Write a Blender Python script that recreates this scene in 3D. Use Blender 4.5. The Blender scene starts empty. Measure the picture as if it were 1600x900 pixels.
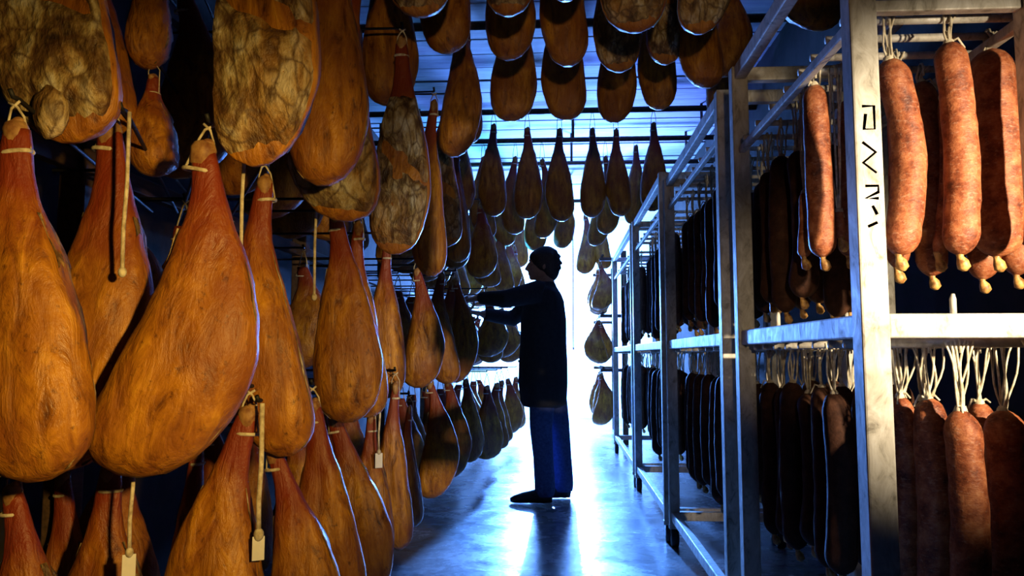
import bpy, bmesh, math, random
from mathutils import Vector, Matrix, noise

scn = bpy.context.scene
COL = scn.collection
random.seed(7)

# ------------------------------------------------------------------ camera
FPX = 1200.0
PITCH = math.atan(105 / FPX)
YAW = math.atan(75 / FPX * math.cos(PITCH))
CAM = Vector((0, 0, 0.98))
ROT = Matrix.Rotation(YAW, 3, 'Z') @ Matrix.Rotation(math.pi / 2 + PITCH, 3, 'X')
cd = bpy.data.cameras.new('camera')
cd.lens = 36 * FPX / 1600
cd.sensor_width = 36
cd.clip_start = 0.05
cam = bpy.data.objects.new('camera', cd)
cam.location = CAM
cam.rotation_euler = ROT.to_euler()
COL.objects.link(cam)
scn.camera = cam


def at(px, py, Y):
    """point of the place seen at photo pixel (px, py) on the vertical plane at distance Y"""
    d = ROT @ Vector(((px - 800) / FPX, -(py - 450) / FPX, -1))
    return CAM + d * (Y / d.y)


# ------------------------------------------------------------------ world, light, exposure
w = bpy.data.worlds.new('cellar_dark')
scn.world = w
w.use_nodes = True
w.node_tree.nodes['Background'].inputs[0].default_value = (0.01, 0.012, 0.02, 1)
w.node_tree.nodes['Background'].inputs[1].default_value = 0.3
scn.view_settings.view_transform = 'Standard'
scn.view_settings.look = 'None'
scn.view_settings.gamma = 1
scn.view_settings.use_curve_mapping = False
scn.view_settings.exposure = 0.0


def lamp(name, kind, loc, color, energy, target=None, size=None, blend=0.6, radius=0.1):
    l = bpy.data.lights.new(name, kind)
    l.color = color
    l.energy = energy
    l.shadow_soft_size = radius
    if kind == 'SPOT':
        l.spot_size = math.radians(size)
        l.spot_blend = blend
    o = bpy.data.objects.new(name, l)
    o.location = loc
    if target is not None:
        o.rotation_euler = (Vector(target) - Vector(loc)).to_track_quat('-Z', 'Y').to_euler()
    COL.objects.link(o)
    return o


# work lamps behind the photographer: one turned on the hams, one on the sausage rack
lamp('ham_work_lamp', 'SPOT', (0.50, -0.05, 1.22), (1.0, 0.62, 0.16), 215, (-0.98, 1.72, 1.00), 49, 1.0, 0.04)
lamp('rack_work_lamp', 'SPOT', (1.38, 0.32, 1.30), (1.0, 0.80, 0.54), 430, (0.84, 1.55, 1.19), 45, 1.0, 0.025)
lamp('aisle_side_fill', 'SPOT', (0.12, -0.4, 1.30), (1.0, 0.74, 0.44), 55, (0.62, 1.88, 1.17), 17, 1.0, 0.03)  # added narrow fill brightening the aisle side of the nearest rack
lamp('overhead_spill_fill', 'SPOT', (0.2, -0.7, 1.3), (1.0, 0.66, 0.32), 80, (-0.08, 2.9, 2.45), 38, 1.0, 0.05)  # added dim fill, stands in for warm spill on the overhead hams
# cold lamp at the far end of the aisle, in front of the end wall
lamp('aisle_end_lamp', 'POINT', (-0.12, 10.9, 1.55), (0.115, 0.31, 1.0), 4600, radius=0.12)
lamp('aisle_floor_fill', 'SPOT', (-0.12, 10.85, 1.72), (0.09, 0.30, 1.0), 8500, (-0.12, 3.6, 0.0), 24, 1.0, 0.12)  # added fill next to the end lamp, brightens the near floor
# blue gelled lamps turned up at the ceiling
lamp('cyan_ceiling_lamp', 'SPOT', (-0.75, 7.6, 1.75), (0.05, 0.42, 1.0), 520, (-0.40, 6.9, 3.1), 105, 0.8, 0.1)
lamp('blue_ceiling_lamp', 'SPOT', (0.62, 7.9, 2.05), (0.09, 0.18, 1.0), 1300, (0.40, 7.2, 3.1), 105, 0.8, 0.1)

# ------------------------------------------------------------------ materials


def new_mat(name):
    m = bpy.data.materials.new(name)
    m.use_nodes = True
    nt = m.node_tree
    return m, nt, nt.nodes['Principled BSDF']


def ramp(nt, fac, stops):
    r = nt.nodes.new('ShaderNodeValToRGB')
    els = r.color_ramp.elements
    while len(els) < len(stops):
        els.new(0.5)
    for e, (p, c) in zip(els, stops):
        e.position = p
        e.color = (*c, 1)
    nt.links.new(fac, r.inputs[0])
    return r.outputs[0]


def coords(nt, scale, jitter=True):
    tc = nt.nodes.new('ShaderNodeTexCoord')
    mp = nt.nodes.new('ShaderNodeMapping')
    mp.inputs['Scale'].default_value = scale
    nt.links.new(tc.outputs['Object'], mp.inputs['Vector'])
    if jitter:
        oi = nt.nodes.new('ShaderNodeObjectInfo')
        mul = nt.nodes.new('ShaderNodeMath')
        mul.operation = 'MULTIPLY'
        mul.inputs[1].default_value = 37.0
        nt.links.new(oi.outputs['Random'], mul.inputs[0])
        nt.links.new(mul.outputs[0], mp.inputs['Location'])
    return mp.outputs[0], tc


def nz(nt, vec, scale, detail=5, rough=0.6, dist=0.0):
    n = nt.nodes.new('ShaderNodeTexNoise')
    n.inputs['Scale'].default_value = scale
    n.inputs['Detail'].default_value = detail
    n.inputs['Roughness'].default_value = rough
    n.inputs['Distortion'].default_value = dist
    nt.links.new(vec, n.inputs['Vector'])
    return n.outputs['Fac']


def mix(nt, fac, a, b, mode='MIX'):
    n = nt.nodes.new('ShaderNodeMix')
    n.data_type = 'RGBA'
    n.blend_type = mode
    for s, v in ((n.inputs[0], fac), (n.inputs[6], a), (n.inputs[7], b)):
        if isinstance(v, (int, float)):
            s.default_value = v
        elif isinstance(v, tuple):
            s.default_value = (*v, 1)
        else:
            nt.links.new(v, s)
    return n.outputs[2]


def mathn(nt, op, a, b):
    n = nt.nodes.new('ShaderNodeMath')
    n.operation = op
    for i, v in enumerate((a, b)):
        if isinstance(v, (int, float)):
            n.inputs[i].default_value = v
        else:
            nt.links.new(v, n.inputs[i])
    return n.outputs[0]


def bump(nt, bs, height, strength, distance):
    b = nt.nodes.new('ShaderNodeBump')
    b.inputs['Strength'].default_value = strength
    b.inputs['Distance'].default_value = distance
    nt.links.new(height, b.inputs['Height'])
    nt.links.new(b.outputs[0], bs.inputs['Normal'])


def simple(name, stops, scale=8, rough=0.6, metallic=0.0, bstr=0.3, bdist=0.004, stretch=(1, 1, 1), jitter=True):
    m, nt, bs = new_mat(name)
    v, _ = coords(nt, stretch, jitter)
    n = nz(nt, v, scale)
    nt.links.new(ramp(nt, n, stops), bs.inputs['Base Color'])
    bs.inputs['Roughness'].default_value = rough
    bs.inputs['Metallic'].default_value = metallic
    if bstr:
        bump(nt, bs, n, bstr, bdist)
    return m


def ham_skin():
    m, nt, bs = new_mat('ham_skin')
    v, tc = coords(nt, (1, 1, 0.35))
    v2, _ = coords(nt, (1, 1, 1))
    streak = nz(nt, v, 22, 6, 0.65, 0.6)
    blot = nz(nt, v2, 5.5, 4, 0.6)
    fine = nz(nt, v2, 70, 3, 0.6)
    base = ramp(nt, streak, [(0.30, (0.07, 0.018, 0.003)), (0.43, (0.29, 0.105, 0.008)), (0.58, (0.48, 0.20, 0.014)), (0.76, (0.66, 0.33, 0.03))])
    base = mix(nt, ramp(nt, blot, [(0.42, (0, 0, 0)), (0.64, (0.8, 0.8, 0.8))]), base, (0.23, 0.065, 0.008))
    base = mix(nt, ramp(nt, nz(nt, v2, 38, 5, 0.7), [(0.30, (0.75,) * 3), (0.42, (0, 0, 0))]), base, (0.06, 0.016, 0.004))
    sep = nt.nodes.new('ShaderNodeSeparateXYZ')
    nt.links.new(tc.outputs['Object'], sep.inputs[0])
    h = mathn(nt, 'ADD', sep.outputs['Z'], mathn(nt, 'MULTIPLY', blot, 0.26))
    red = ramp(nt, mathn(nt, 'ADD', h, 0.25), [(0.10, (0, 0, 0)), (0.27, (0.9, 0.9, 0.9))])
    base = mix(nt, red, base, (0.20, 0.022, 0.008))
    nt.links.new(base, bs.inputs['Base Color'])
    nt.links.new(ramp(nt, blot, [(0.3, (0.36,) * 3), (0.7, (0.55,) * 3)]), bs.inputs['Roughness'])
    bs.inputs['Specular IOR Level'].default_value = 0.45
    hh = mathn(nt, 'ADD', streak, mathn(nt, 'MULTIPLY', fine, 0.15))
    bump(nt, bs, hh, 0.7, 0.014)
    return m


def ham_face():
    m, nt, bs = new_mat('ham_cut_face')
    v, _ = coords(nt, (1, 1, 0.75))
    a = nz(nt, v, 15, 5, 0.58, 0.15)
    b = nz(nt, v, 6, 3, 0.5)
    c = nz(nt, v, 34, 4, 0.6, 0.5)
    base = ramp(nt, a, [(0.36, (0.03, 0.014, 0.005)), (0.46, (0.17, 0.10, 0.035)), (0.54, (0.36, 0.27, 0.12)), (0.66, (0.56, 0.52, 0.40))])
    base = mix(nt, ramp(nt, b, [(0.48, (0, 0, 0)), (0.70, (0.7,) * 3)]), base, (0.34, 0.15, 0.022))
    base = mix(nt, ramp(nt, c, [(0.30, (0.7,) * 3), (0.48, (0, 0, 0))]), base, (0.05, 0.024, 0.008))
    vo = nt.nodes.new('ShaderNodeTexVoronoi')
    vo.feature = 'DISTANCE_TO_EDGE'
    vo.inputs['Scale'].default_value = 17
    warp = nt.nodes.new('ShaderNodeVectorMath')
    warp.operation = 'ADD'
    sc3 = nt.nodes.new('ShaderNodeVectorMath')
    sc3.operation = 'SCALE'
    sc3.inputs['Scale'].default_value = 0.10
    nn = nt.nodes.new('ShaderNodeTexNoise')
    nn.inputs['Scale'].default_value = 9
    nt.links.new(v, nn.inputs['Vector'])
    nt.links.new(nn.outputs['Color'], sc3.inputs[0])
    nt.links.new(v, warp.inputs[0])
    nt.links.new(sc3.outputs[0], warp.inputs[1])
    nt.links.new(warp.outputs[0], vo.inputs['Vector'])
    base = mix(nt, ramp(nt, vo.outputs['Distance'], [(0.0, (0.8,) * 3), (0.10, (0, 0, 0))]), base, (0.07, 0.03, 0.01))
    nt.links.new(base, bs.inputs['Base Color'])
    bs.inputs['Roughness'].default_value = 0.55
    bump(nt, bs, mathn(nt, 'ADD', a, mathn(nt, 'MULTIPLY', c, 0.3)), 0.9, 0.025)
    return m


def sausage_mat():
    m, nt, bs = new_mat('sausage_casing')
    v, _ = coords(nt, (1, 1, 1))
    v2, _ = coords(nt, (1, 1, 2.2))
    a = nz(nt, v, 26, 6, 0.7)
    b = nz(nt, v2, 80, 3, 0.6)
    base = ramp(nt, a, [(0.32, (0.06, 0.012, 0.005)), (0.47, (0.21, 0.055, 0.020)), (0.62, (0.37, 0.130, 0.052)), (0.80, (0.55, 0.29, 0.14))])
    bloom = ramp(nt, b, [(0.56, (0, 0, 0)), (0.74, (0.55,) * 3)])
    base = mix(nt, bloom, base, (0.44, 0.25, 0.16))
    nt.links.new(base, bs.inputs['Base Color'])
    bs.inputs['Roughness'].default_value = 0.55
    bs.inputs['Specular IOR Level'].default_value = 0.3
    bump(nt, bs, mathn(nt, 'ADD', a, mathn(nt, 'MULTIPLY', b, 0.5)), 0.5, 0.006)
    return m


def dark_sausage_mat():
    m, nt, bs = new_mat('shade_dark_casing')  # casing colour darkened to carry the shade inside the racks
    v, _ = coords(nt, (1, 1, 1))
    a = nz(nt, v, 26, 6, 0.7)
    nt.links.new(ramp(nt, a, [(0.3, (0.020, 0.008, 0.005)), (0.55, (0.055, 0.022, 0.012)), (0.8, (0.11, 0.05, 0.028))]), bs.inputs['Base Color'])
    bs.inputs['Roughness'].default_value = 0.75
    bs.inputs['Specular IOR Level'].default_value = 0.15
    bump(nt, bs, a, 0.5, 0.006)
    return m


def steel_mat():
    m, nt, bs = new_mat('galvanised_steel')
    v, _ = coords(nt, (1, 1, 0.5), False)
    a = nz(nt, v, 30, 6, 0.7, 0.8)
    b = nz(nt, v, 7, 4, 0.6)
    base = ramp(nt, a, [(0.30, (0.22, 0.20, 0.16)), (0.45, (0.52, 0.49, 0.42)), (0.7, (0.74, 0.72, 0.66))])
    base = mix(nt, ramp(nt, b, [(0.52, (0, 0, 0)), (0.70, (0.6,) * 3)]), base, (0.20, 0.16, 0.10))
    nt.links.new(base, bs.inputs['Base Color'])
    bs.inputs['Metallic'].default_value = 0.15
    nt.links.new(ramp(nt, a, [(0.3, (0.72,) * 3), (0.7, (0.48,) * 3)]), bs.inputs['Roughness'])
    bs.inputs['Specular IOR Level'].default_value = 0.3
    bump(nt, bs, a, 0.2, 0.002)
    return m


def floor_mat():
    m, nt, bs = new_mat('damp_concrete')
    v, _ = coords(nt, (1, 1, 1), False)
    a = nz(nt, v, 3.2, 8, 0.65, 0.6)
    b = nz(nt, v, 24, 5, 0.7)
    base = ramp(nt, a, [(0.3, (0.08, 0.09, 0.10)), (0.5, (0.17, 0.175, 0.18)), (0.7, (0.27, 0.275, 0.28))])
    base = mix(nt, ramp(nt, b, [(0.4, (0, 0, 0)), (0.7, (0.35,) * 3)]), base, (0.10, 0.11, 0.12))
    nt.links.new(base, bs.inputs['Base Color'])
    r = mathn(nt, 'ADD', mathn(nt, 'MULTIPLY', a, 0.35), mathn(nt, 'MULTIPLY', b, 0.15))
    nt.links.new(ramp(nt, r, [(0.12, (0.13,) * 3), (0.38, (0.38,) * 3)]), bs.inputs['Roughness'])
    bs.inputs['Specular IOR Level'].default_value = 1.0
    bump(nt, bs, mathn(nt, 'ADD', a, mathn(nt, 'MULTIPLY', b, 0.4)), 0.25, 0.012)
    return m


M = {
    'skin': ham_skin(), 'face': ham_face(), 'sausage': sausage_mat(), 'shade_dark': dark_sausage_mat(), 'steel': steel_mat(), 'floor': floor_mat(),
    'bone': simple('dried_shank_end', [(0.35, (0.16, 0.05, 0.015)), (0.65, (0.45, 0.26, 0.09))], 30, 0.6),
    'cord': simple('jute_cord', [(0.35, (0.36, 0.29, 0.18)), (0.65, (0.72, 0.66, 0.50))], 60, 0.8),
    'fat': simple('pale_tied_end', [(0.38, (0.22, 0.085, 0.02)), (0.62, (0.62, 0.36, 0.10))], 70, 0.5),
    'paper': simple('white_tag_paper', [(0.35, (0.72, 0.72, 0.70)), (0.65, (0.84, 0.84, 0.82))], 20, 0.7),
    'wood': simple('dark_stained_wood', [(0.3, (0.030, 0.016, 0.008)), (0.7, (0.10, 0.055, 0.028))], 14, 0.7, stretch=(4, 0.5, 4)),
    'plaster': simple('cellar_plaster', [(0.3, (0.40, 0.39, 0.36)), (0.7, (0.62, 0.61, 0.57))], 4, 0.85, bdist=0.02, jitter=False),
    'darkwall': simple('dark_wall', [(0.3, (0.012, 0.010, 0.008)), (0.7, (0.035, 0.03, 0.025))], 5, 0.9, bdist=0.02, jitter=False),  # very dark tone for the side and front walls
    'ceil': simple('limewashed_boards', [(0.3, (0.20, 0.21, 0.22)), (0.7, (0.36, 0.37, 0.38))], 6, 0.75, stretch=(0.6, 4, 4)),
    'iron': simple('black_iron', [(0.3, (0.01,) * 3), (0.7, (0.03,) * 3)], 30, 0.6, 0.5),
    'rubber': simple('black_rubber', [(0.3, (0.012,) * 3), (0.7, (0.03,) * 3)], 30, 0.6),
    'coat': simple('charcoal_work_coat', [(0.3, (0.014, 0.013, 0.015)), (0.7, (0.028, 0.026, 0.028))], 40, 0.85, bdist=0.003),
    'trouser': simple('dark_blue_denim', [(0.3, (0.035, 0.055, 0.15)), (0.7, (0.075, 0.11, 0.26))], 60, 0.85, bdist=0.002),
    'shoe': simple('black_leather', [(0.3, (0.008,) * 3), (0.7, (0.02,) * 3)], 40, 0.35),
    'flesh': simple('skin_tone', [(0.3, (0.30, 0.16, 0.10)), (0.7, (0.42, 0.24, 0.16))], 30, 0.55, bdist=0.001),
    'hair': simple('dark_hair', [(0.3, (0.008, 0.006, 0.005)), (0.7, (0.03, 0.022, 0.016))], 90, 0.6, bdist=0.006),
    'ink': simple('faded_brown_ink', [(0.36, (0.22, 0.15, 0.11)), (0.58, (0.50, 0.43, 0.36))], 50, 0.8, bstr=0),
}

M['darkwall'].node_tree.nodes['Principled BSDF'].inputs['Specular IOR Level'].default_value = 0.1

# ------------------------------------------------------------------ mesh helpers


def link(name, bm, mat, parent=None, smooth=True):
    me = bpy.data.meshes.new(name)
    bmesh.ops.recalc_face_normals(bm, faces=bm.faces)
    bm.to_mesh(me)
    bm.free()
    if smooth:
        me.polygons.foreach_set('use_smooth', [True] * len(me.polygons))
    me.materials.append(M[mat])
    return put(name, me, parent)


def put(name, me, parent=None):
    o = bpy.data.objects.new(name, me)
    COL.objects.link(o)
    o.parent = parent
    return o


def empty(name, loc=(0, 0, 0)):
    o = bpy.data.objects.new(name, None)
    o.empty_display_size = 0.05
    o.location = loc
    COL.objects.link(o)
    return o


def tag(o, label, cat, group=None):
    o['label'] = label
    o['category'] = cat
    if group:
        o['group'] = group
    return o


def struct(o):
    o['kind'] = 'structure'
    return o


def box(bm, x0, x1, y0, y1, z0, z1, bev=0.0):
    r = bmesh.ops.create_cube(bm, size=1)
    vs = r['verts']
    for v in vs:
        v.co = Vector((x0 + (v.co.x + .5) * (x1 - x0), y0 + (v.co.y + .5) * (y1 - y0), z0 + (v.co.z + .5) * (z1 - z0)))
    if bev:
        es = list({e for v in vs for e in v.link_edges})
        bmesh.ops.bevel(bm, geom=es, offset=bev, segments=2, affect='EDGES', profile=0.5)


def tube(bm, pts, rads, seg=8, cap=True):
    """tapered tube through pts; rads are floats or (rx, ry) pairs"""
    pts = [Vector(p) for p in pts]
    rings = []
    ref = None
    n = len(pts)
    for i, p in enumerate(pts):
        t = (pts[min(i + 1, n - 1)] - pts[max(i - 1, 0)]).normalized()
        if ref is None:
            ref = Vector((1, 0, 0)) if abs(t.x) < 0.8 else Vector((0, 1, 0))
        a = (ref - t * ref.dot(t)).normalized()
        b = t.cross(a)
        ref = a
        r = rads[i] if not isinstance(rads, (int, float)) else rads
        rx, ry = r if isinstance(r, tuple) else (r, r)
        rings.append([bm.verts.new(p + a * rx * math.cos(2 * math.pi * k / seg) + b * ry * math.sin(2 * math.pi * k / seg)) for k in range(seg)])
    for A, B in zip(rings, rings[1:]):
        for k in range(seg):
            bm.faces.new((A[k], A[(k + 1) % seg], B[(k + 1) % seg], B[k]))
    if cap:
        bm.faces.new(rings[0])
        bm.faces.new(rings[-1])
    return rings


def ball(bm, c, r, u=12, v=8):
    rr = bmesh.ops.create_uvsphere(bm, u_segments=u, v_segments=v, radius=1)
    r = (r, r, r) if isinstance(r, (int, float)) else r
    for q in rr['verts']:
        q.co = Vector((q.co.x * r[0] + c[0], q.co.y * r[1] + c[1], q.co.z * r[2] + c[2]))


# ------------------------------------------------------------------ the setting
XL, XR, Y0, Y1, ZC = -1.75, 1.45, -2.6, 12.2, 3.12
bm = bmesh.new(); box(bm, XL - .1, XR + .1, Y0 - .1, Y1 + .1, -.12, 0); struct(link('floor', bm, 'floor', smooth=False))
bm = bmesh.new(); box(bm, XL - .1, XR + .1, Y0 - .1, Y1 + .1, ZC + .03, ZC + .15); ceiling = struct(link('ceiling', bm, 'ceil', smooth=False))
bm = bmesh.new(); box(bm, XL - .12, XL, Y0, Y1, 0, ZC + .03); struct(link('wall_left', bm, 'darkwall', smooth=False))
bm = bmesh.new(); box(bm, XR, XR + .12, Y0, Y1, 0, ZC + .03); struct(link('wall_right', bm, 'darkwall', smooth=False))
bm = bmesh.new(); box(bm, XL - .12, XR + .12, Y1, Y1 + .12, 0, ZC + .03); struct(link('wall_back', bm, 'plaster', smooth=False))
bm = bmesh.new(); box(bm, XL - .12, XR + .12, Y0 - .12, Y0, 0, ZC + .03); struct(link('wall_front', bm, 'darkwall', smooth=False))

# ceiling boards run across the aisle, each with its own edges
bm = bmesh.new(); box(bm, XL, XR, -.125, .125, -.03, .03, .006)
board = link('ceiling_board', bm, 'ceil', ceiling, smooth=False)
y = 2.2
first = True
while y < Y1 - .1:
    o = board if first else board.copy()
    if not first:
        COL.objects.link(o)
    o.location = (0, y, ZC + random.uniform(-.006, .006))
    first = False
    y += .262
# poles under the ceiling that carry the overhead hams
POLE_Z = 2.80
pole_rows = [2.42, 2.92, 3.5, 4.1, 5.62, 6.4, 7.2, 9.0]
for yy in pole_rows:
    bm = bmesh.new()
    tube(bm, [(XL, yy, POLE_Z), (XR, yy, POLE_Z)], .022, 10)
    for xx in (-1.2, 0.12, 1.2):
        tube(bm, [(xx, yy, POLE_Z), (xx, yy, ZC)], .012, 8)
    link('hanging_pole', bm, 'wood', ceiling)

# ------------------------------------------------------------------ hams
PROF = [(0, .030), (.05, .036), (.12, .041), (.2, .054), (.3, .080), (.4, .106), (.5, .127), (.6, .142), (.7, .149), (.79, .148), (.87, .137), (.93, .116), (.97, .085), (1, .03)]
HL = 0.68


def prof(t):
    for (a, b), (c, d) in zip(PROF, PROF[1:]):
        if t <= c:
            f = (t - a) / (c - a)
            f = f * f * (3 - 2 * f) * .4 + f * .6
            return b + (d - b) * f
    return PROF[-1][1]


def ham_meshes(seed, lean):
    """skin-side body (front is local -Y) and the flatter cut face patch on local +Y"""
    rnd = random.Random(seed)
    off = Vector((rnd.uniform(-9, 9), rnd.uniform(-9, 9), rnd.uniform(-9, 9)))
    NA, NT = 30, 40
    grid = []
    for i in range(NT + 1):
        t = i / NT
        w_ = prof(t)
        cx = lean * .045 * math.sin(math.pi * min(1, t * 1.05)) + lean * .018 * math.sin(5 * t)
        row = []
        for k in range(NA):
            a = 2 * math.pi * k / NA
            c, s = math.cos(a), math.sin(a)
            front = .70 if s < 0 else (.70 - .36 * min(1, max(0, (t - .3) / .25)))
            e = .86 if s < 0 else .7
            x = w_ * math.copysign(abs(c) ** .92, c)
            yv = w_ * front * math.copysign(abs(s) ** e, s)
            x *= 1 + lean * .16 * c * max(0, math.sin(math.pi * (t - .25) / .8)) if t > .25 else 1
            p = Vector((cx + x, yv, -HL * t))
            n1 = noise.noise(p * 6 + off)
            n2 = noise.noise(Vector((p.x * 26, p.y * 26, p.z * 7)) + off)
            d = Vector((c, s, 0))
            # shallow furrow down the thigh
            fur = -.010 * math.exp(-((p.x - cx - .03 * lean) / .018) ** 2) * (1 if s < 0 and .25 < t < .75 else 0)
            row.append(p + d * (n1 * .016 * (w_ / .14) + n2 * .0055 * min(1, w_ / .08) + fur))
        grid.append(row)
    bm = bmesh.new()
    V = [[bm.verts.new(p) for p in r] for r in grid]
    for A, B in zip(V, V[1:]):
        for k in range(NA):
            bm.faces.new((A[k], A[(k + 1) % NA], B[(k + 1) % NA], B[k]))
    bm.faces.new(V[0]); bm.faces.new(V[-1])
    bmesh.ops.recalc_face_normals(bm, faces=bm.faces)
    body = bpy.data.meshes.new('ham_body'); bm.to_mesh(body); bm.free()
    body.polygons.foreach_set('use_smooth', [True] * len(body.polygons)); body.materials.append(M['skin'])
    # cut face: swollen, wrinkled patch with a raised lip
    bm = bmesh.new()
    i0, i1 = int(.26 * NT), NT - 1
    k0, k1 = 1, NA // 2 - 1
    P = []
    for i in range(i0, i1 + 1):
        row = []
        for k in range(k0, k1 + 1):
            p = grid[i][k]
            u, v = (i - i0) / (i1 - i0), (k - k0) / (k1 - k0)
            edge = min(u, 1 - u, v, 1 - v)
            h = .014 * min(1, edge / .10) + .012 * math.exp(-((edge - .16) / .07) ** 2)
            h += .020 * noise.noise(p * 13 + off) * min(1, edge / .12) + .011 * noise.noise(p * 34 + off) * min(1, edge / .1)
            h += -.022 * math.exp(-((u - .45 - .35 * (v - .5)) / .05) ** 2) * (1 if .2 < v < .85 else .3)
            row.append(bm.verts.new(p + Vector((0, 1, 0)) * (h - .004)))
        P.append(row)
    for A, B in zip(P, P[1:]):
        for a, b, c, d in zip(A, A[1:], B[1:], B):
            bm.faces.new((a, b, c, d))
    r = bmesh.ops.extrude_face_region(bm, geom=bm.faces[:])
    for q in r['geom']:
        if isinstance(q, bmesh.types.BMVert):
            q.co.y -= .03
    bmesh.ops.recalc_face_normals(bm, faces=bm.faces)
    face = bpy.data.meshes.new('ham_face'); bm.to_mesh(face); bm.free()
    face.polygons.foreach_set('use_smooth', [True] * len(face.polygons)); face.materials.append(M['face'])
    # aitch bone stub low on the cut face
    bm = bmesh.new(); ball(bm, (lean * .01, .055, -HL * .93), (.045, .03, .05), 12, 10)
    for q in bm.verts:
        q.co += q.co.normalized() * noise.noise(q.co * 40 + off) * .012
    lump = bpy.data.meshes.new('ham_lump'); bm.to_mesh(lump); bm.free()
    lump.polygons.foreach_set('use_smooth', [True] * len(lump.polygons)); lump.materials.append(M['face'])
    # shank end
    bm = bmesh.new(); tube(bm, [(0, 0, .022), (0, 0, .016), (0, 0, .004), (0, 0, -.03)], [.010, .024, .030, .024], 14)
    ball(bm, (.008, 0, .018), (.014, .018, .010), 10, 6)
    shank = bpy.data.meshes.new('ham_shank'); bm.to_mesh(shank); bm.free()
    shank.polygons.foreach_set('use_smooth', [True] * len(shank.polygons)); shank.materials.append(M['bone'])
    return body, face, lump, shank


HAMS = [ham_meshes(11 + s, l) for s, l in enumerate((-.9, .7, -.3, 1.0, .25, -.6))]


def ham(top, bot, width, label, group, show='skin', var=0, yaw=0.0, rail=None, thick=None, lump=False, tier_full=True, pegged=False, name='cured_ham'):
    top, bot = Vector(top), Vector(bot)
    L = (top - bot).length
    z = (top - bot).normalized()
    x = Vector((0, 1, 0)).cross(z).normalized()
    yv = z.cross(x)
    R = Matrix((x, yv, z)).transposed()
    if show == 'cut':
        yaw += math.pi
    R = R @ Matrix.Rotation(yaw, 3, 'Z')
    sx = width / .305
    sy = (thick if thick else max(.13, width * .54)) / .19
    sz = L / HL
    e = empty(name, top)
    e.rotation_euler = R.to_euler()
    e.scale = (sx, sy, sz)
    tag(e, label, 'ham', group)
    body, face, lmp, shank = HAMS[var % len(HAMS)]
    put('body', body, e)
    if tier_full:
        f = put('cut_face', face, e); f['label'] = 'mottled grey-yellow cut face with mould'
        if lump:
            put('aitch_bone', lmp, f)
        put('shank_end', shank, e)
    if rail is not None:
        h = max(.05, rail - top.z)
        S = lambda p: (p[0] / sx, p[1] / sy, p[2] / sz)
        bm = bmesh.new()
        r0 = .034
        ring = [S((r0 * sx * 1.1 * math.cos(a), r0 * sy * .8 * math.sin(a), -.045)) for a in [2 * math.pi * k / 12 for k in range(13)]]
        tube(bm, ring, .0045, 6)
        for s in (-1, 1):
            tube(bm, [S((s * r0 * sx, 0, -.045)), S((s * .016, .004, h * .45)), S((s * .006, .0, h * .8)), S((-s * .012, 0, h))], .0032, 6)
        link('hanging_cord', bm, 'cord', e)
        if pegged:
            peg(top + z * h + Vector((0, 0, .009)))
    return e


def ham_px(t, b, wpx, Y, label, group, **k):
    T, B = at(t[0], t[1], Y), at(b[0], b[1], Y)
    W = (at(b[0] + wpx / 2, b[1], Y) - at(b[0] - wpx / 2, b[1], Y)).length
    return ham(T, B, W, label, group, **k)


# wooden ham frame along the left wall: three rails in two lines, with posts
RAILS = (2.20, 1.50, 0.84)
frame = empty('ham_frame', (-1.45, 4.3, 0))
tag(frame, 'dark wooden frame behind the three tiers of hanging hams', 'rack')
for i in range(4):
    yy = 2.2 + i * 2.0 - 4.3
    bm = bmesh.new(); box(bm, -.04, .04, yy - .035, yy + .035, 0, 2.9, .006); link('post', bm, 'wood', frame, False)
for zz in (.90, 1.56, 2.26):
    bm = bmesh.new(); box(bm, -.02, .02, -3.0, 5.4, zz - .03, zz + .03, .004); link('rail', bm, 'wood', frame, False)


def peg(p):
    # thin iron arm from the frame to the point a cord hangs from
    bm = bmesh.new()
    tube(bm, [(0, p.y - 4.3 + (1.2 if p.y < 2 else .0), p.z), (p.x + 1.45, p.y - 4.3 + .012, p.z), (p.x + 1.45, p.y - 4.3 - .004, p.z), (p.x + 1.45, p.y - 4.3 - .014, p.z + .012)], .005, 8)
    link('peg', bm, 'iron', frame)


GM = 'hams in the middle tier on the left'
GU = 'hams in the top tier on the left'
GL = 'hams in the bottom tier on the left'
GO = 'hams hanging overhead across the aisle'
ORD = ['first', 'second', 'third', 'fourth', 'fifth', 'sixth', 'seventh', 'eighth', 'ninth', 'tenth', 'eleventh', 'twelfth', 'thirteenth', 'fourteenth', 'fifteenth', 'sixteenth', 'seventeenth', 'eighteenth', 'nineteenth', 'twentieth']

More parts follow.
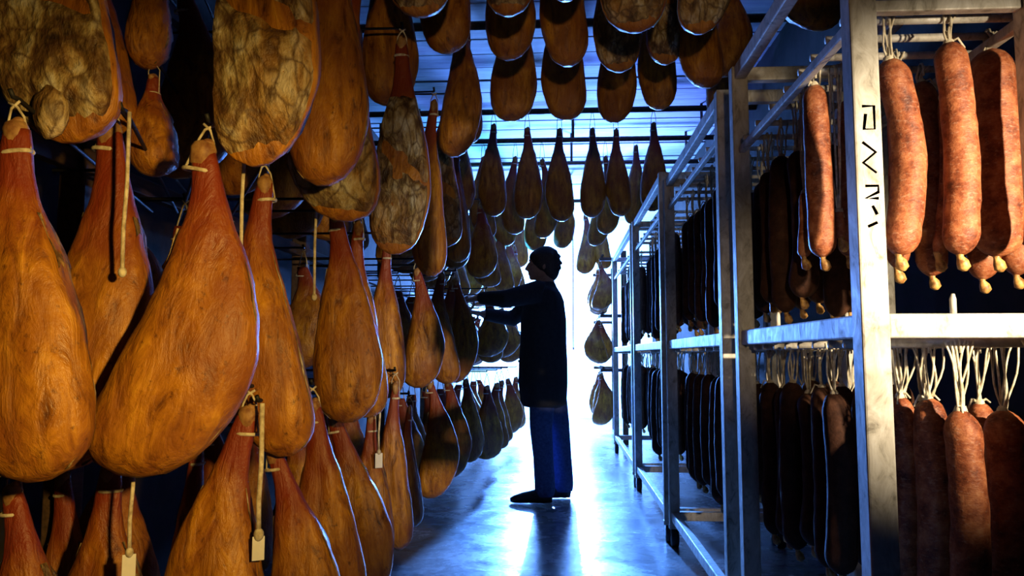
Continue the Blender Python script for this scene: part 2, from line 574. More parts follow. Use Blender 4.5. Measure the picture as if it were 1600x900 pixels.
R1, R2, R0 = RAILS[1], RAILS[2], RAILS[0]
mid = [
    ((25, 205), (58, 752), 200, 1.42, dict(var=2), 'large golden ham cut by the left frame edge, middle tier'),
    ((172, 206), (95, 735), 185, 1.74, dict(var=1), 'ham with slanting red shank behind the leftmost golden ham, middle tier'),
    ((318, 236), (214, 744), 206, 1.62, dict(var=3, yaw=.1), 'biggest golden-brown ham, broad and leaning, in front of the middle tier'),
    ((414, 288), (440, 713), 132, 1.98, dict(var=0), 'ham with deep red shank just right of the biggest ham'),
    ((525, 340), (546, 660), 105, 2.55, dict(var=4), 'slim orange ham fourth from the biggest, pale light along its edge'),
    ((560, 356), (574, 652), 78, 2.82, dict(var=5), 'narrow orange ham overlapping the slim one, rim-lit on the right'),
    ((604, 388), (606, 622), 60, 3.25, dict(var=2), 'narrow brown ham in the gap before the mouldy top hams end'),
    ((652, 425), (657, 606), 62, 3.80, dict(var=1), 'small orange ham with silver rim near the dark hams, middle tier'),
    ((690, 432), (697, 600), 56, 4.3, dict(var=0), 'small ham hanging between silver-rimmed ham and the dim ones'),
    ((712, 440), (713, 598), 50, 4.75, dict(var=3), 'dim ham beside the one the person touches'),
    ((708, 445), (706, 592), 58, 5.32, dict(var=5), 'dark ham the person reaches out to touch'),
]
for t, b, wpx, Y, k, lab in mid:
    ham_px(t, b, wpx, Y, lab, GM, rail=at(*t, Y).z + .06, pegged=True, **k)
up = [
    ((95, -330), (104, 222), 186, 1.57, dict(show='cut', var=1, lump=True), 'mouldy grey-yellow ham face at the top left corner with a lump below'),
    ((345, -285), (415, 256), 168, 1.62, dict(show='cut', var=0), 'mouldy ham with folded cut face above the biggest golden ham'),
    ((512, -120), (508, 290), 122, 2.0, dict(var=4), 'smooth orange ham between two mouldy faces, top tier'),
    ((565, -50), (528, 344), 150, 2.25, dict(show='cut', var=3), 'mouldy ham with pale curved lower rim, top tier'),
    ((628, 70), (618, 397), 92, 2.72, dict(show='cut', var=2), 'ragged mouldy ham pointing down beside the pale rimmed one'),
    ((678, 165), (672, 432), 58, 3.4, dict(var=5), 'narrow golden ham at the right end of the mouldy group'),
    ((700, 165), (694, 385), 62, 3.95, dict(show='cut', var=1), 'dim mouldy ham behind the narrow golden one, top tier'),
    ((716, 215), (713, 410), 54, 4.5, dict(var=0), 'dim ham above the one beside the reached for ham'),
    ((712, 240), (710, 420), 54, 5.1, dict(var=2), 'dark ham above the one the person touches'),
]
for t, b, wpx, Y, k, lab in up:
    ham_px(t, b, wpx, Y, lab, GU, rail=at(*t, Y).z + .06, pegged=True, **k)
# two small smooth pieces hanging in the gap at the upper left
ham_px((236, -80), (232, 108), 58, 1.99, 'upper of two small smooth brown hams in the upper left gap', 'small smooth hams', var=4, rail=2.3, pegged=True)
ham_px((240, 122), (243, 276), 70, 1.99, 'lower of two small smooth brown hams in the upper left gap', 'small smooth hams', var=2, rail=at(232, 122, 1.99).z + .03, pegged=True)

low = [
    ((20, 770), (20, 1230), 150, 1.64, dict(var=1), 'shadowed ham below the leftmost golden ham'),
    ((98, 748), (98, 1150), 110, 2.12, dict(var=4), 'dark shank left of the pale tagged one, bottom tier'),
    ((172, 738), (165, 1180), 155, 1.90, dict(var=2), 'ham shank below the gap between the two biggest hams'),
    ((308, 700), (322, 1080), 90, 2.2, dict(var=5), 'thin shank in dark gap under the biggest ham'),
    ((388, 648), (350, 1110), 165, 1.85, dict(var=0), 'ham with dark shank left of the white streak, bottom tier'),
    ((428, 706), (462, 1110), 130, 2.02, dict(var=3), 'ham right of white streak with white rim, bottom tier'),
    ((490, 636), (512, 1010), 120, 2.25, dict(var=4), 'ham with two-tone orange skin under the red shanked ham'),
    ((522, 655), (566, 955), 102, 2.72, dict(var=1), 'ham with bright red shank and silver edge, bottom tier'),
    ((580, 655), (586, 880), 66, 2.95, dict(var=2), 'small slim ham with white dot at its shank'),
    ((618, 605), (622, 858), 56, 3.15, dict(var=5), 'long thin orange ham hanging lowest over the floor edge'),
    ((640, 640), (646, 822), 40, 3.35, dict(var=0), 'slender orange ham nearest the blue floor, bottom tier'),
    ((672, 600), (676, 778), 62, 4.0, dict(var=3), 'dim brown ham right of slender orange one, bottom tier'),
    ((700, 598), (702, 748), 56, 4.6, dict(var=1), 'very dark ham below the dim one, bottom tier'),
    ((728, 596), (734, 722), 44, 5.6, dict(var=4), 'black ham silhouette beside the bright floor'),
]
for t, b, wpx, Y, k, lab in low:
    ham_px(t, b, wpx, Y, lab, GL, rail=at(*t, Y).z + .06, pegged=True, **k)

# dim second line behind, and the far end of the left row
k = 0
for tier, (zt, zb, rl, nm) in enumerate(((2.14, 1.56, R0, 'top'), (1.41, .92, R1, 'middle'), (.72, .14, R2, 'bottom'))):
    for j in range(7):
        yy = 1.95 + j * .40 + .13 * tier
        x = -1.24 + random.uniform(-.04, .04)
        ham((x, yy, zt), (x + random.uniform(-.05, .05), yy, zb + random.uniform(-.03, .03)), .28, 'shadowed ham of the second line behind the %s tier' % nm,
            'second line of hams, %s tier' % nm, var=k, yaw=random.uniform(-.15, .15), rail=rl, tier_full=False, pegged=True)
        k += 1
    for j in range(9):
        yy = 4.75 + j * .47 + .12 * tier
        x = -1.06 + .02 * j + random.uniform(-.03, .03)
        ham((x, yy, zt - .02), (x + random.uniform(-.02, .02), yy, zb + random.uniform(-.05, .0)), .30, 'black ham silhouette of the far left line, %s tier' % nm,
            'far second line of hams, %s tier' % nm, var=k, yaw=random.uniform(-.3, .3), rail=rl, tier_full=False, pegged=True)
        k += 1
    for j in range(5):
        yy = 5.95 + j * .62 + .1 * tier
        x = -.60 + .02 * j + random.uniform(-.03, .03)
        ham((x, yy, zt), (x + random.uniform(-.02, .02), yy, zb + random.uniform(-.02, .05)), .25,
            'greenish dark ham, %s behind the person in the left %s tier' % (ORD[j], nm), 'far left hams, %s tier' % nm, var=k,
            yaw=random.uniform(-.5, .5), rail=rl, pegged=True)
        k += 1
# right hand end of the aisle, past the racks
for tier, (zt, zb, nm) in enumerate(((2.0, 1.49, 'upper'), (1.36, .885, 'middle'), (.755, .2, 'lower'))):
    for j in range(3):
        yy = 8.75 + j * .55
        x = .45 + .03 * j + random.uniform(-.015, .015)
        ham((x, yy, zt), (x, yy, zb), .26, 'dark blue-edged ham right of the person, %s tier, %s in depth' % (nm, ORD[j]), 'hams at the far right end', var=k, yaw=random.uniform(-.6, .6), rail=zt + .07)
        k += 1
bm = bmesh.new()
far = empty('far_ham_stand', (.72, 9.4, 0)); tag(far, 'dark stand carrying the hams at the far right end', 'rack')
for yy in (-.75, 1.0):
    bm = bmesh.new(); box(bm, -.03, .03, yy - .03, yy + .03, 0, 2.15, .005); link('post', bm, 'wood', far, False)
for zz in (2.09, 1.45, .845):
    bm = bmesh.new(); tube(bm, [(-.24, -.85, zz), (-.24, 1.1, zz)], .015, 8); link('rail', bm, 'wood', far)
    for yy in (-.75, 1.0):
        bm = bmesh.new(); box(bm, -.27, .02, yy - .016, yy + .016, zz - .05, zz - .013, .003); link('arm', bm, 'wood', far, False)

# overhead rows
rows = [
    (2.42, 'nearest', [(548, -6, 92, 'cut', 4), (655, 26, 104, 'cut', 4), (796, 24, 84, 'cut', 2), (886, 2, 74, 'skin', 4), (992, 50, 104, 'cut', 4), (1097, 52, 86, 'cut', 0)]),
    (2.92, 'second', [(608, 165, 86, 'skin', 4), (696, 84, 78, 'skin', 2), (798, 94, 76, 'skin', 4), (886, 104, 70, 'skin', 2), (966, 112, 72, 'cut', 4), (1040, 100, 62, 'cut', 2), (1102, 138, 66, 'skin', 5), (1272, 48, 100, 'skin', 0)]),
    (3.5, 'third', [(712, 245, 62, 'skin', 1), (798, 190, 70, 'skin', 4), (884, 188, 66, 'skin', 2), (960, 192, 58, 'skin', 4), (1030, 172, 56, 'skin', 2), (1134, 120, 60, 'skin', 3)]),
    (4.1, 'fourth', [(732, 225, 46, 'skin', 2), (800, 150, 56, 'skin', 4), (886, 150, 56, 'skin', 2), (962, 160, 52, 'skin', 4), (1128, 190, 46, 'skin', 4)]),
    (5.62, 'fifth', [(720, 335, 46, 'skin', 4), (771, 338, 46, 'skin', 2), (824, 342, 48, 'skin', 4), (877, 346, 46, 'skin', 2), (925, 340, 42, 'skin', 4), (970, 338, 40, 'skin', 2), (1020, 330, 44, 'skin', 4)]),
    (6.4, 'sixth', [(760, 372, 42, 'skin', 0), (803, 366, 40, 'skin', 5), (850, 372, 40, 'skin', 3), (948, 366, 38, 'skin', 1), (990, 352, 36, 'skin', 4)]),
    (7.2, 'seventh', [(752, 392, 38, 'skin', 0), (790, 385, 38, 'skin', 2), (836, 392, 38, 'skin', 4), (880, 388, 34, 'skin', 1), (932, 384, 36, 'skin', 3)]),
    (9.0, 'farthest', [(782, 424, 30, 'skin', 5), (812, 418, 30, 'skin', 2), (914, 428, 32, 'skin', 1), (944, 420, 30, 'skin', 0)]),
]
for Y, nm, hs in rows:
    for i, (px, by, wpx, show, v) in enumerate(hs):
        B = at(px, by, Y)
        T = Vector((B.x + random.uniform(-.03, .03), Y, B.z + .66 + random.uniform(-.03, .03)))
        T.z = min(T.z, POLE_Z - .04)
        W = wpx / FPX * Y * (1.06 if Y < 5 else .96)
        ham(T, B, W, 'ham hanging overhead, %s from the left in the %s row' % (ORD[i], nm), GO, show=show, var=v, yaw=random.uniform(-.2, .2), rail=POLE_Z + .01)

# ------------------------------------------------------------------ hanging strings, some with paper tags


def hang_string(px, y0, y1, Y, label, tagged=False, r=.0045, pegged=True):
    T, B = at(px, y0, Y), at(px, y1, Y)
    L = T.z - B.z
    e = empty('hanging_string', B)
    tag(e, label, 'string', 'strings hanging between the hams')
    bm = bmesh.new()
    tube(bm, [(0, 0, L + .03), (.002, 0, L * .6), (-.002, 0, L * .3), (0, 0, 0)], r, 8)
    link('twine', bm, 'cord', e)
    if pegged:
        peg(T + Vector((0, 0, .036)))
    bm = bmesh.new(); ball(bm, (0, 0, .004), (r * 2, r * 2, r * 2.6), 10, 8); link('knot', bm, 'cord', e)
    if tagged:
        bm = bmesh.new(); box(bm, -.014, .014, -.002, .002, -.055, 0, .001)
        t = link('paper_tag', bm, 'paper', e, False)
        t.rotation_euler = (0, 0, .5)
    return e


hang_string(191, 196, 428, 1.60, 'pale string left of the biggest ham, middle tier')
hang_string(376, 60, 420, 1.74, 'pale string right of the biggest ham shank')
hang_string(491, 180, 466, 2.36, 'pale string between the red shanked ham and the slim one')
hang_string(404, 650, 838, 1.80, 'bright blue-white string with paper tag in the bottom tier', True, .006)
hang_string(202, 690, 866, 1.69, 'string with paper tag at the bottom frame edge', True)
hang_string(592, 610, 708, 2.9, 'string with paper tag on the small slim ham', True, .004)
hang_string(896, 312, 545, 9.0, 'yellowish cord hanging in the glow right of the person', False, .007, False)

# ------------------------------------------------------------------ steel racks


def rack(label, x0, x1, y0, y1, H, sticks_up, sticks_lo, zu, extra=False):
    e = empty('steel_rack', ((x0 + x1) / 2, (y0 + y1) / 2, 0))
    tag(e, label, 'rack', 'steel sausage racks')
    hx, hy = (x1 - x0) / 2, (y1 - y0) / 2
    s = .026
    for sx in (-1, 1):
        for sy in (-1, 1):
            bm = bmesh.new(); box(bm, sx * hx - s, sx * hx + s, sy * hy - s, sy * hy + s, .11, H, .004)
            p = link('post', bm, 'steel', e, False)
            bm = bmesh.new()
            tube(bm, [(sx * hx - .018, sy * hy, .045), (sx * hx + .018, sy * hy, .045)], .045, 16)
            link('wheel', bm, 'rubber', p)
            bm = bmesh.new(); box(bm, sx * hx - .028, sx * hx + .028, sy * hy - .02, sy * hy + .02, .088, .112, .003)
            link('caster_plate', bm, 'steel', p, False)
    for z0, z1 in ((.13, .175), (1.012, 1.058), (H - .045, H)):
        for sx in (-1, 1):
            bm = bmesh.new(); box(bm, sx * hx - .018, sx * hx + .018, -hy + s, hy - s, z0, z1, .004); link('side_rail', bm, 'steel', e, False)
        for sy in (-1, 1):
            bm = bmesh.new(); box(bm, -hx + s, hx - s, sy * hy - .018, sy * hy + .018, z0, z1, .004); link('end_rail', bm, 'steel', e, False)
    for sx in (-1, 1):       # ledges that carry the upper crossbars
        bm = bmesh.new(); box(bm, sx * hx - .010, sx * hx + .010, -hy + s, hy - s, zu - .03, zu - .008, .003); link('side_rail', bm, 'steel', e, False)
    if extra:
        bm = bmesh.new(); box(bm, -hx + s, hx - s, -hy - .012, -hy + .012, zu - .012, zu + .012, .003); link('end_rail', bm, 'steel', e, False)
        # peg standing on the middle end rail and its twin on the aisle side
        bm = bmesh.new(); tube(bm, [(0, 0, 0), (0, 0, .03), (.001, 0, .04)], [.006, .006, .003], 10)
        c = at(1490, 495, y0); pg = link('peg', bm, 'steel', e); pg.location = (c.x - e.location.x, -hy, 1.056)
        bm = bmesh.new(); tube(bm, [(0, 0, 0), (0, 0, .03), (.001, 0, .04)], [.006, .006, .003], 10)
        pg = link('peg', bm, 'steel', e); pg.location = (-hx, .12, 1.056)
    for yy in sticks_up:
        bm = bmesh.new(); tube(bm, [(-hx - .012, yy - e.location.y, zu), (hx + .012, yy - e.location.y, zu)], .009, 8); link('crossbar', bm, 'steel', e)
    for yy in sticks_lo:
        bm = bmesh.new(); tube(bm, [(-hx + .0, yy - e.location.y, 1.004), (hx, yy - e.location.y, 1.004)], .009, 8); link('crossbar', bm, 'steel', e)
    return e


AX0, AX1 = .59, .922
upA = [1.56, 1.65, 1.75, 1.84, 1.96, 2.1, 2.25, 2.4]
loA = [1.56, 1.645, 1.735, 1.84, 1.95, 2.06, 2.17, 2.28, 2.39]
rackA = rack('nearest steel rack with pink-brown salami and a bright corner post', AX0, AX1, 1.5, 2.5, 1.92, upA, loA, 1.66, True)
upB = [2.82 + .16 * i for i in range(8)]
rackB = rack('second steel rack from the camera, full of dark sausages', .585, 1.12, 2.72, 4.1, 1.92, upB, upB, 1.78)
upC = [4.3 + .2 * i for i in range(7)]
rackC = rack('third steel rack from the camera, beside the person', .57, 1.12, 4.2, 5.75, 1.98, upC, upC, 1.78)
upD = [6.0 + .26 * i for i in range(7)]
rackD = rack('farthest steel rack, behind the person on the right', .565, 1.12, 5.9, 7.9, 1.98, upD, upD, 1.78)

# faded pen scribbles running down the bright corner post
bm = bmesh.new()
px0 = AX0
strokes = [((-.010, 1.455), (.012, 1.455)), ((.012, 1.455), (.012, 1.41)), ((.012, 1.41), (-.008, 1.41)), ((-.008, 1.41), (-.004, 1.44)),
           ((-.012, 1.385), (.012, 1.365)), ((.012, 1.365), (-.012, 1.345)), ((-.012, 1.345), (.012, 1.325)),
           ((-.010, 1.300), (.014, 1.300)), ((-.010, 1.288), (.014, 1.288)), ((-.010, 1.300), (-.010, 1.276)), ((-.010, 1.276), (.014, 1.276)),
           ((.002, 1.262), (.010, 1.245)), ((-.008, 1.222), (.010, 1.230))]
bm.free()
for grp in (strokes[0:4], strokes[4:7], strokes[7:11], strokes[11:12], strokes[12:13]):
    bm = bmesh.new()
    pl = [Vector((grp[0][0][0], 0, grp[0][0][1]))] + [Vector((b[0], 0, b[1])) for a, b in grp]
    L_, R_ = [], []
    for q, p in enumerate(pl):
        d = (pl[min(q + 1, len(pl) - 1)] - pl[max(q - 1, 0)]).normalized()
        nn = Vector((-d.z, 0, d.x)) * random.uniform(.0018, .0032)
        L_.append(bm.verts.new(p - nn)); R_.append(bm.verts.new(p + nn))
    for q in range(len(pl) - 1):
        bm.faces.new((L_[q], L_[q + 1], R_[q + 1], R_[q]))
    bmesh.ops.solidify(bm, geom=bm.faces[:], thickness=.0006)
    sc = link('pen_mark', bm, 'ink', rackA, False)
    sc.location = (AX0 - rackA.location.x, -.5 - .0265, 0)

# ------------------------------------------------------------------ sausages
def sausage_meshes(L, R, bend, seed, strands=2, hook=.13, flare=0.0, mat='sausage'):
    """origin at the crossbar; string down 'hook', then the casing of length L"""
    rnd = random.Random(seed)
    off = Vector((rnd.uniform(-9, 9), rnd.uniform(-9, 9), rnd.uniform(-9, 9)))
    pts, rads = [], []
    ts = [0, .006, .015, .03, .05, .075, .1] + [.1 + .8 * q / 16 for q in range(1, 16)] + [.9, .925, .95, .97, .985, .994, 1]
    for t in ts:
        e = min(1, t / .10, (1 - t) / .10)
        r = R * math.sqrt(max(.05, 1 - (1 - e) ** 2)) * (1 + .10 * (t - .5) + .05 * noise.noise(Vector((t * 5, seed, 0))))
        pts.append(Vector((bend * math.sin(math.pi * t) + flare * t * t, .25 * bend * math.sin(math.pi * t), -hook - L * t)))
        rads.append(r)
    bm = bmesh.new(); tube(bm, pts, rads, 16)
    for v in bm.verts:
        d = Vector((noise.noise(v.co * 30 + off), noise.noise(v.co * 30 - off), 0))
        v.co += d * .0035 * (R / .04)
    bmesh.ops.recalc_face_normals(bm, faces=bm.faces)
    body = bpy.data.meshes.new('sausage_body'); bm.to_mesh(body); bm.free()
    body.polygons.foreach_set('use_smooth', [True] * len(body.polygons)); body.materials.append(M[mat])
    bm = bmesh.new()
    for s in range(strands):
        dx = (s - (strands - 1) / 2) * .012
        g = lambda q: rnd.uniform(-q, q)
        bx, by, x0 = g(.010), g(.005), dx * 1.1 + g(.006)
        ex = g(.005)
        P = []
        for q in range(8):
            u = q / 7
            P.append((x0 * (1 - u) + ex * u + bx * math.sin(math.pi * u) + .0025 * math.sin(7 * u + s), -.014 * (1 - u) + by * math.sin(math.pi * u) * u, .004 + (-hook - .016) * u))
        tube(bm, P, .0024, 6)
    for s in range(strands - 2):
        a = rnd.uniform(0, 6.28); ln = rnd.uniform(.012, .034)
        d = Vector((math.cos(a), math.sin(a) * .6, 0))
        tube(bm, [Vector((0, 0, -hook - .002)), Vector((0, 0, -hook + .006)) + d * ln * .6, Vector((0, 0, -hook - .02 * rnd.random())) + d * ln], [.003, .0026, .002], 6)
    tube(bm, [(0, -.013, -.02), (0, -.0135, -.002), (0, -.008, .0115), (0, .0, .0135), (0, .008, .0115), (0, .0135, -.002), (0, .013, -.02), (0, .006, -hook * .5), (0, 0, -hook - .01)], .0028, 6)
    ball(bm, (0, 0, -hook - .004), (.011, .011, .013), 10, 6)
    bmesh.ops.recalc_face_normals(bm, faces=bm.faces)
    string = bpy.data.meshes.new('sausage_string'); bm.to_mesh(string); bm.free()
    string.polygons.foreach_set('use_smooth', [True] * len(string.polygons)); string.materials.append(M['cord'])
    bm = bmesh.new()
    e = pts[-1]
    tube(bm, [e + Vector((0, 0, .012)), e + Vector((0, 0, -.004)), e + Vector((.004, 0, -.014)), e + Vector((.007, 0, -.026)), e + Vector((.008, 0, -.033))], [.010, .006, .011, .012, .004], 12)
    end = bpy.data.meshes.new('sausage_end'); bm.to_mesh(end); bm.free()
    end.polygons.foreach_set('use_smooth', [True] * len(end.polygons)); end.materials.append(M['fat'])
    return body, string, end


def sausage(loc, meshes, label, group, rz=0.0, sc=1.0, tilt=0.0, name='salami'):
    e = empty(name, loc)
    e.rotation_euler = (0, tilt, rz)
    e.scale = (sc, sc, sc)
    tag(e, label, 'sausage', group)
    put('casing', meshes[0], e)
    s = put('string', meshes[1], e); s['label'] = 'pale looped string'
    t = put('tied_end', meshes[2], e); t['label'] = 'yellowish knotted end'
    return e


GA = 'salami on the nearest rack, upper tier'
GB = 'salami on the nearest rack, lower tier'


def front_sausage(px0, ys, y1, px1, Y, rpx, bendpx, label, group, z, seed, strands=3, flare=0):
    """ys = pixel row where the casing begins, y1 = where it ends"""
    T = at(px0, ys, Y); B = at(px1, y1, Y)
    s = Y / FPX
    hook = max(.03, z - T.z)
    m = sausage_meshes(T.z - B.z, rpx * s, bendpx * s, seed, strands, hook, (B.x - T.x))
    return sausage((T.x, Y, z), m, label, group)


ZU = 1.66
front_sausage(1388, 92, 398, 1404, 1.56, 25, 26, 'curved salami beside the bright post with yellow knotted tip', GA, ZU, 1)
front_sausage(1438, 98, 400, 1455, 1.84, 22, 6, 'dark salami behind the two front ones left of centre, upper tier', GA, ZU, 2)
front_sausage(1474, 150, 402, 1466, 1.75, 10, 4, 'thin light brown sausage between two thick salami', GA, ZU, 3)
front_sausage(1482, 66, 398, 1500, 1.56, 25, 12, 'thick salami in the middle of the upper tier', GA, ZU, 4)
front_sausage(1543, 58, 380, 1556, 1.65, 32, 10, 'thickest salami right of the middle one, upper tier', GA, ZU, 5)
front_sausage(1614, 72, 385, 1618, 1.65, 26, 4, 'dark salami cut by the right frame edge, upper tier', GA, ZU, 6)
front_sausage(1530, 110, 420, 1534, 1.84, 22, 4, 'shadowed salami behind the thickest one, upper tier', GA, ZU, 7)
front_sausage(1586, 120, 425, 1588, 1.84, 22, 4, 'shadowed salami behind the one at right frame edge', GA, ZU, 8)
front_sausage(1400, 128, 420, 1402, 1.75, 17, 4, 'shadowed salami behind the curved one, upper tier', GA, ZU, 9)
front_sausage(1272, 132, 402, 1286, 1.84, 20, 2, 'lone lit salami left of the bright post', GA, ZU, 10)
front_sausage(1258, 300, 402, 1256, 1.96, 10, 0, 'short dim sausage hanging left of the lone lit salami', GA, ZU, 11)
front_sausage(1310, 330, 372, 1314, 1.84, 8, 0, 'stubby sausage tip right of the lone lit salami', GA, ZU, 12)
front_sausage(1324, 150, 395, 1326, 1.96, 17, 3, 'dim reddish salami close behind the bright post', GA, ZU, 13)

lowA = [(1406, 618, 1402, 20, 1.735, 'leftmost brown salami in the lower tier beside the post'), (1450, 622, 1458, 26, 1.645, 'second salami from the post, lower tier'),
        (1500, 640, 1514, 26, 1.56, 'third salami from the post, lower tier, slightly bent right'), (1566, 640, 1574, 30, 1.645, 'thick salami near the right frame edge, lower tier'),
        (1626, 645, 1628, 24, 1.56, 'salami cut by right frame edge, lower tier'), (1530, 628, 1534, 22, 1.735, 'shadowed salami behind the third and fourth, lower tier')]
for i, (a, ys, b, r, Y, lab) in enumerate(lowA):
    front_sausage(a, ys, 1010 if Y < 1.7 else 990, b, Y, r, 8, lab, GB, 1.004, 30 + i, 6)

SD = [sausage_meshes(.44, .036, .012, 70, 3, .12, 0, 'shade_dark'), sausage_meshes(.46, .034, -.01, 71, 3, .10, 0, 'shade_dark'), sausage_meshes(.42, .037, .016, 72, 3, .13, 0, 'shade_dark'), sausage_meshes(.47, .033, .004, 73, 3, .11, 0, 'shade_dark')]
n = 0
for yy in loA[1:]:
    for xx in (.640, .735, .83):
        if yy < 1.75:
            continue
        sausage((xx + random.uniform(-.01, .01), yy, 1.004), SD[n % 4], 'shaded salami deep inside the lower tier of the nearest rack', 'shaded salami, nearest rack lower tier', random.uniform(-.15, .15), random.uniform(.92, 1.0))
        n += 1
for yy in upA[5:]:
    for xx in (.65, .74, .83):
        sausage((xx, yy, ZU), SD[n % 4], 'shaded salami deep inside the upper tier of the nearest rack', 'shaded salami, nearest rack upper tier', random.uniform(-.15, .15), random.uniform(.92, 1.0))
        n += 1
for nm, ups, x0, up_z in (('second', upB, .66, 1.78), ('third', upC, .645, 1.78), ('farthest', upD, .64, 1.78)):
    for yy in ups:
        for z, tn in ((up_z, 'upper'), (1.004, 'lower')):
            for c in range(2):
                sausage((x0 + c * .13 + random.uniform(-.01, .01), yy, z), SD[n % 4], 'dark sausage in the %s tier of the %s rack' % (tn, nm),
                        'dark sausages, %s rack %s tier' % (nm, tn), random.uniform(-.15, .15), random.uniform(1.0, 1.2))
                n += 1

# ------------------------------------------------------------------ person


def fused(name, build, mat, parent, voxel=.009, smooth=6):
    bm = bmesh.new()
    build(bm)
    bmesh.ops.recalc_face_normals(bm, faces=bm.faces)
    me = bpy.data.meshes.new(name); bm.to_mesh(me); bm.free()
    tmp = bpy.data.objects.new('tmp_' + name, me); COL.objects.link(tmp)
    r = tmp.modifiers.new('r', 'REMESH'); r.mode = 'VOXEL'; r.voxel_size = voxel
    s = tmp.modifiers.new('s', 'SMOOTH'); s.iterations = smooth; s.factor = .5
    dg = bpy.context.evaluated_depsgraph_get(); dg.update()
    out = bpy.data.meshes.new_from_object(tmp.evaluated_get(dg))
    bpy.data.objects.remove(tmp); bpy.data.meshes.remove(me)
    out.name = name
    out.polygons.foreach_set('use_smooth', [True] * len(out.polygons))
    out.materials.clear(); out.materials.append(M[mat])
    return put(name, out, parent)


person = empty('person', (-.11, 5.3, 0))
tag(person, 'person in dark work coat reaching left to touch a ham, standing in the aisle', 'person')
# local frame: faces -X, near side of the body is -Y
NSH, FSH = Vector((-.03, -.185, 1.405)), Vector((-.02, .185, 1.395))
NEL, FEL = Vector((-.245, -.30, 1.345)), Vector((-.235, .27, 1.245))
NWR, FWR = Vector((-.435, -.155, 1.365)), Vector((-.445, .17, 1.275))


def hand(bm, wr, direction, up):
    d = Vector(direction).normalized(); u = Vector(up).normalized(); s = d.cross(u)
    tube(bm, [wr - d * .03, wr + d * .02, wr + d * .06, wr + d * .095], [(.026, .022), (.032, .017), (.040, .016), (.038, .014)], 12)
    for i, (o, ln) in enumerate(((-.031, .066), (-.010, .076), (.011, .070), (.031, .054))):
        b = wr + d * .085 + u * o
        tube(bm, [b, b + d * ln * .45 + s * .006, b + d * ln * .75 + s * .018, b + d * ln + s * .034], [.0095, .009, .0085, .006], 8)
    b = wr + d * .025 + u * -.03
    tube(bm, [b, b + d * .03 - u * .028 + s * .01, b + d * .06 - u * .034 + s * .022], [.012, .010, .007], 8)


def body(bm):
    hc = Vector((-.005, 0, 1.612))
    ball(bm, hc + Vector((.012, 0, .018)), (.098, .076, .098), 20, 14)       # skull
    ball(bm, hc + Vector((-.035, 0, -.045)), (.062, .058, .075), 16, 12)     # face and jaw
    ball(bm, hc + Vector((-.075, 0, -.095)), (.022, .026, .020), 10, 8)      # chin
    tube(bm, [hc + Vector((-.090, 0, .010)), hc + Vector((-.105, 0, -.018)), hc + Vector((-.118, 0, -.034)), hc + Vector((-.092, 0, -.044))], [.010, .012, .014, .014], 8)
    ball(bm, hc + Vector((-.094, 0, -.063)), (.012, .024, .007), 10, 6)      # lips
    ball(bm, hc + Vector((-.092, 0, -.075)), (.011, .021, .007), 10, 6)
    for s in (-1, 1):
        ball(bm, hc + Vector((.008, s * .077, -.018)), (.018, .010, .032), 10, 8)
        ball(bm, hc + Vector((-.083, s * .032, .004)), (.012, .015, .010), 10, 6)
        ball(bm, hc + Vector((-.088, s * .032, .022)), (.012, .024, .007), 10, 6)
    tube(bm, [hc + Vector((.02, 0, -.05)), Vector((.02, 0, 1.48)), Vector((.015, 0, 1.40))], [.055, .056, .075], 14)
    tube(bm, [(.01, 0, 1.44), (.005, 0, 1.38), (0, 0, 1.22), (0, 0, 1.05), (0, 0, .93), (0, 0, .86)], [(.07, .10), (.10, .17), (.115, .165), (.11, .15), (.12, .165), (.09, .13)], 18)
    tube(bm, [NSH, NEL, NWR], [.055, .043, .028], 12)
    tube(bm, [FSH, FEL, FWR], [.055, .043, .028], 12)
    hand(bm, NWR, (-.13, .045, -.03), (.1, 0, 1))
    hand(bm, FWR, (-.13, -.05, .02), (0, 0, 1))
    tube(bm, [(0, -.085, .92), (-.02, -.09, .5), (.0, -.09, .09)], [.085, .055, .038], 14)
    tube(bm, [(.02, .085, .92), (.095, .09, .5), (.125, .10, .09)], [.085, .055, .038], 14)
    tube(bm, [(.03, -.09, .05), (-.09, -.10, .04), (-.18, -.105, .03)], [.034, .036, .028], 10)
    tube(bm, [(.155, .10, .05), (.04, .10, .04), (-.05, .105, .03)], [.034, .036, .028], 10)


def coat(bm):
    tube(bm, [(.012, 0, 1.485), (.012, 0, 1.455), (.008, 0, 1.42), (0, 0, 1.36), (-.002, 0, 1.22), (-.004, 0, 1.06), (-.006, 0, .92), (-.004, 0, .78), (.004, 0, .64), (.004, 0, .628)],
         [(.066, .070), (.078, .098), (.112, .178), (.140, .205), (.158, .205), (.160, .195), (.168, .200), (.166, .205), (.150, .195), (.11, .15)], 28)
    for a, b, c in ((NSH, NEL, NWR), (FSH, FEL, FWR)):
        tube(bm, [a + Vector((.03, 0, -.01)), a, a.lerp(b, .5), b, b.lerp(c, .5), c.lerp(b, .08)], [.075, .078, .068, .060, .052, .044], 16)
    tube(bm, [(-.145, -.02, 1.40), (-.15, -.02, 1.1), (-.168, -.02, .8), (-.15, -.02, .66)], .012, 8)      # button placket


def trousers(bm):
    tube(bm, [(.0, 0, 1.0), (0, 0, .9), (.01, 0, .8)], [(.12, .165), (.125, .175), (.11, .16)], 20)
    tube(bm, [(0, -.085, .88), (-.012, -.088, .66), (-.02, -.09, .5), (-.005, -.09, .3), (.005, -.09, .10), (.006, -.09, .045)], [.098, .088, .076, .068, .070, .062], 18)
    tube(bm, [(.02, .085, .88), (.07, .088, .66), (.095, .09, .5), (.115, .095, .3), (.128, .10, .10), (.13, .10, .045)], [.098, .090, .078, .070, .072, .064], 18)


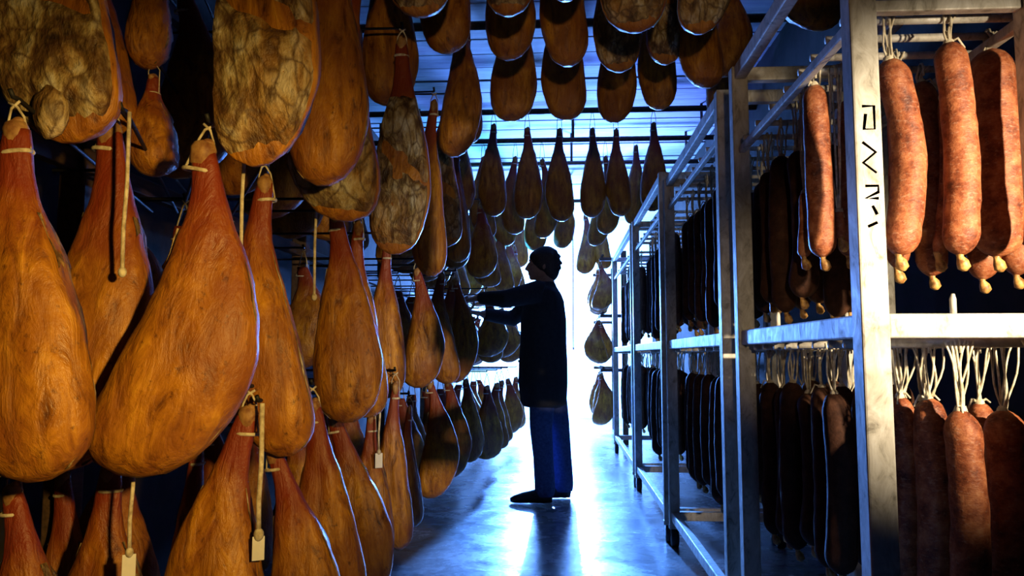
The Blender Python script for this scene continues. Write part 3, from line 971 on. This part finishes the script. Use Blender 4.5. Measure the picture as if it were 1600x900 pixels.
def shoe(bm, hx, hy):
    tube(bm, [(hx + .055, hy, .04), (hx + .02, hy, .045), (hx - .06, hy - .005, .045), (hx - .14, hy - .01, .036), (hx - .20, hy - .012, .026), (hx - .225, hy - .012, .022)],
         [(.030, .036), (.042, .046), (.044, .048), (.048, .036), (.040, .024), (.018, .014)], 16)
    tube(bm, [(hx + .005, hy, .04), (hx + .002, hy, .10)], [.046, .044], 14)
    for v in bm.verts:
        v.co.z = max(v.co.z, .004)


def hair(bm):
    hc = Vector((-.005, 0, 1.612))
    ball(bm, hc + Vector((.017, 0, .024)), (.104, .084, .099), 20, 14)
    ball(bm, hc + Vector((.050, 0, -.03)), (.068, .074, .098), 16, 10)
    ball(bm, hc + Vector((-.035, 0, .042)), (.062, .076, .056), 14, 10)
    for s_ in (-1, 1):
        ball(bm, hc + Vector((.0, s_ * .066, -.005)), (.045, .022, .05), 12, 8)
    rnd = random.Random(5)
    for i in range(46):
        a = rnd.uniform(0, 2 * math.pi); e = rnd.uniform(-.5, 1.45)
        d = Vector((math.cos(a) * math.cos(e), math.sin(a) * math.cos(e), math.sin(e)))
        if d.x < -.2 and d.z < .55 or d.x < .35 and d.z < -.1:
            continue
        p = hc + Vector((.017 + d.x * .098, d.y * .078, .022 + d.z * .092))
        tube(bm, [p - d * .01, p + d * .008 + Vector((.004, 0, -.004)), p + d * .012 + Vector((.010, 0, -.016))], [.016, .012, .006], 6)


fused('body', body, 'flesh', person, .0065, 3)
ct = fused('work_coat', coat, 'coat', person, .010, 5)
fused('trousers', trousers, 'trouser', person, .010, 5)
fused('hair', hair, 'hair', person, .008, 2)
bm = bmesh.new(); shoe(bm, 0, -.09); link('shoe', bm, 'shoe', person)
bm = bmesh.new(); shoe(bm, .125, .10); link('shoe', bm, 'shoe', person)
for zz in (1.30, 1.12, .94):
    bm = bmesh.new(); ball(bm, (-.168 - (.006 if zz < 1.0 else 0), -.02, zz), (.005, .010, .010), 10, 6); link('button', bm, 'rubber', ct)
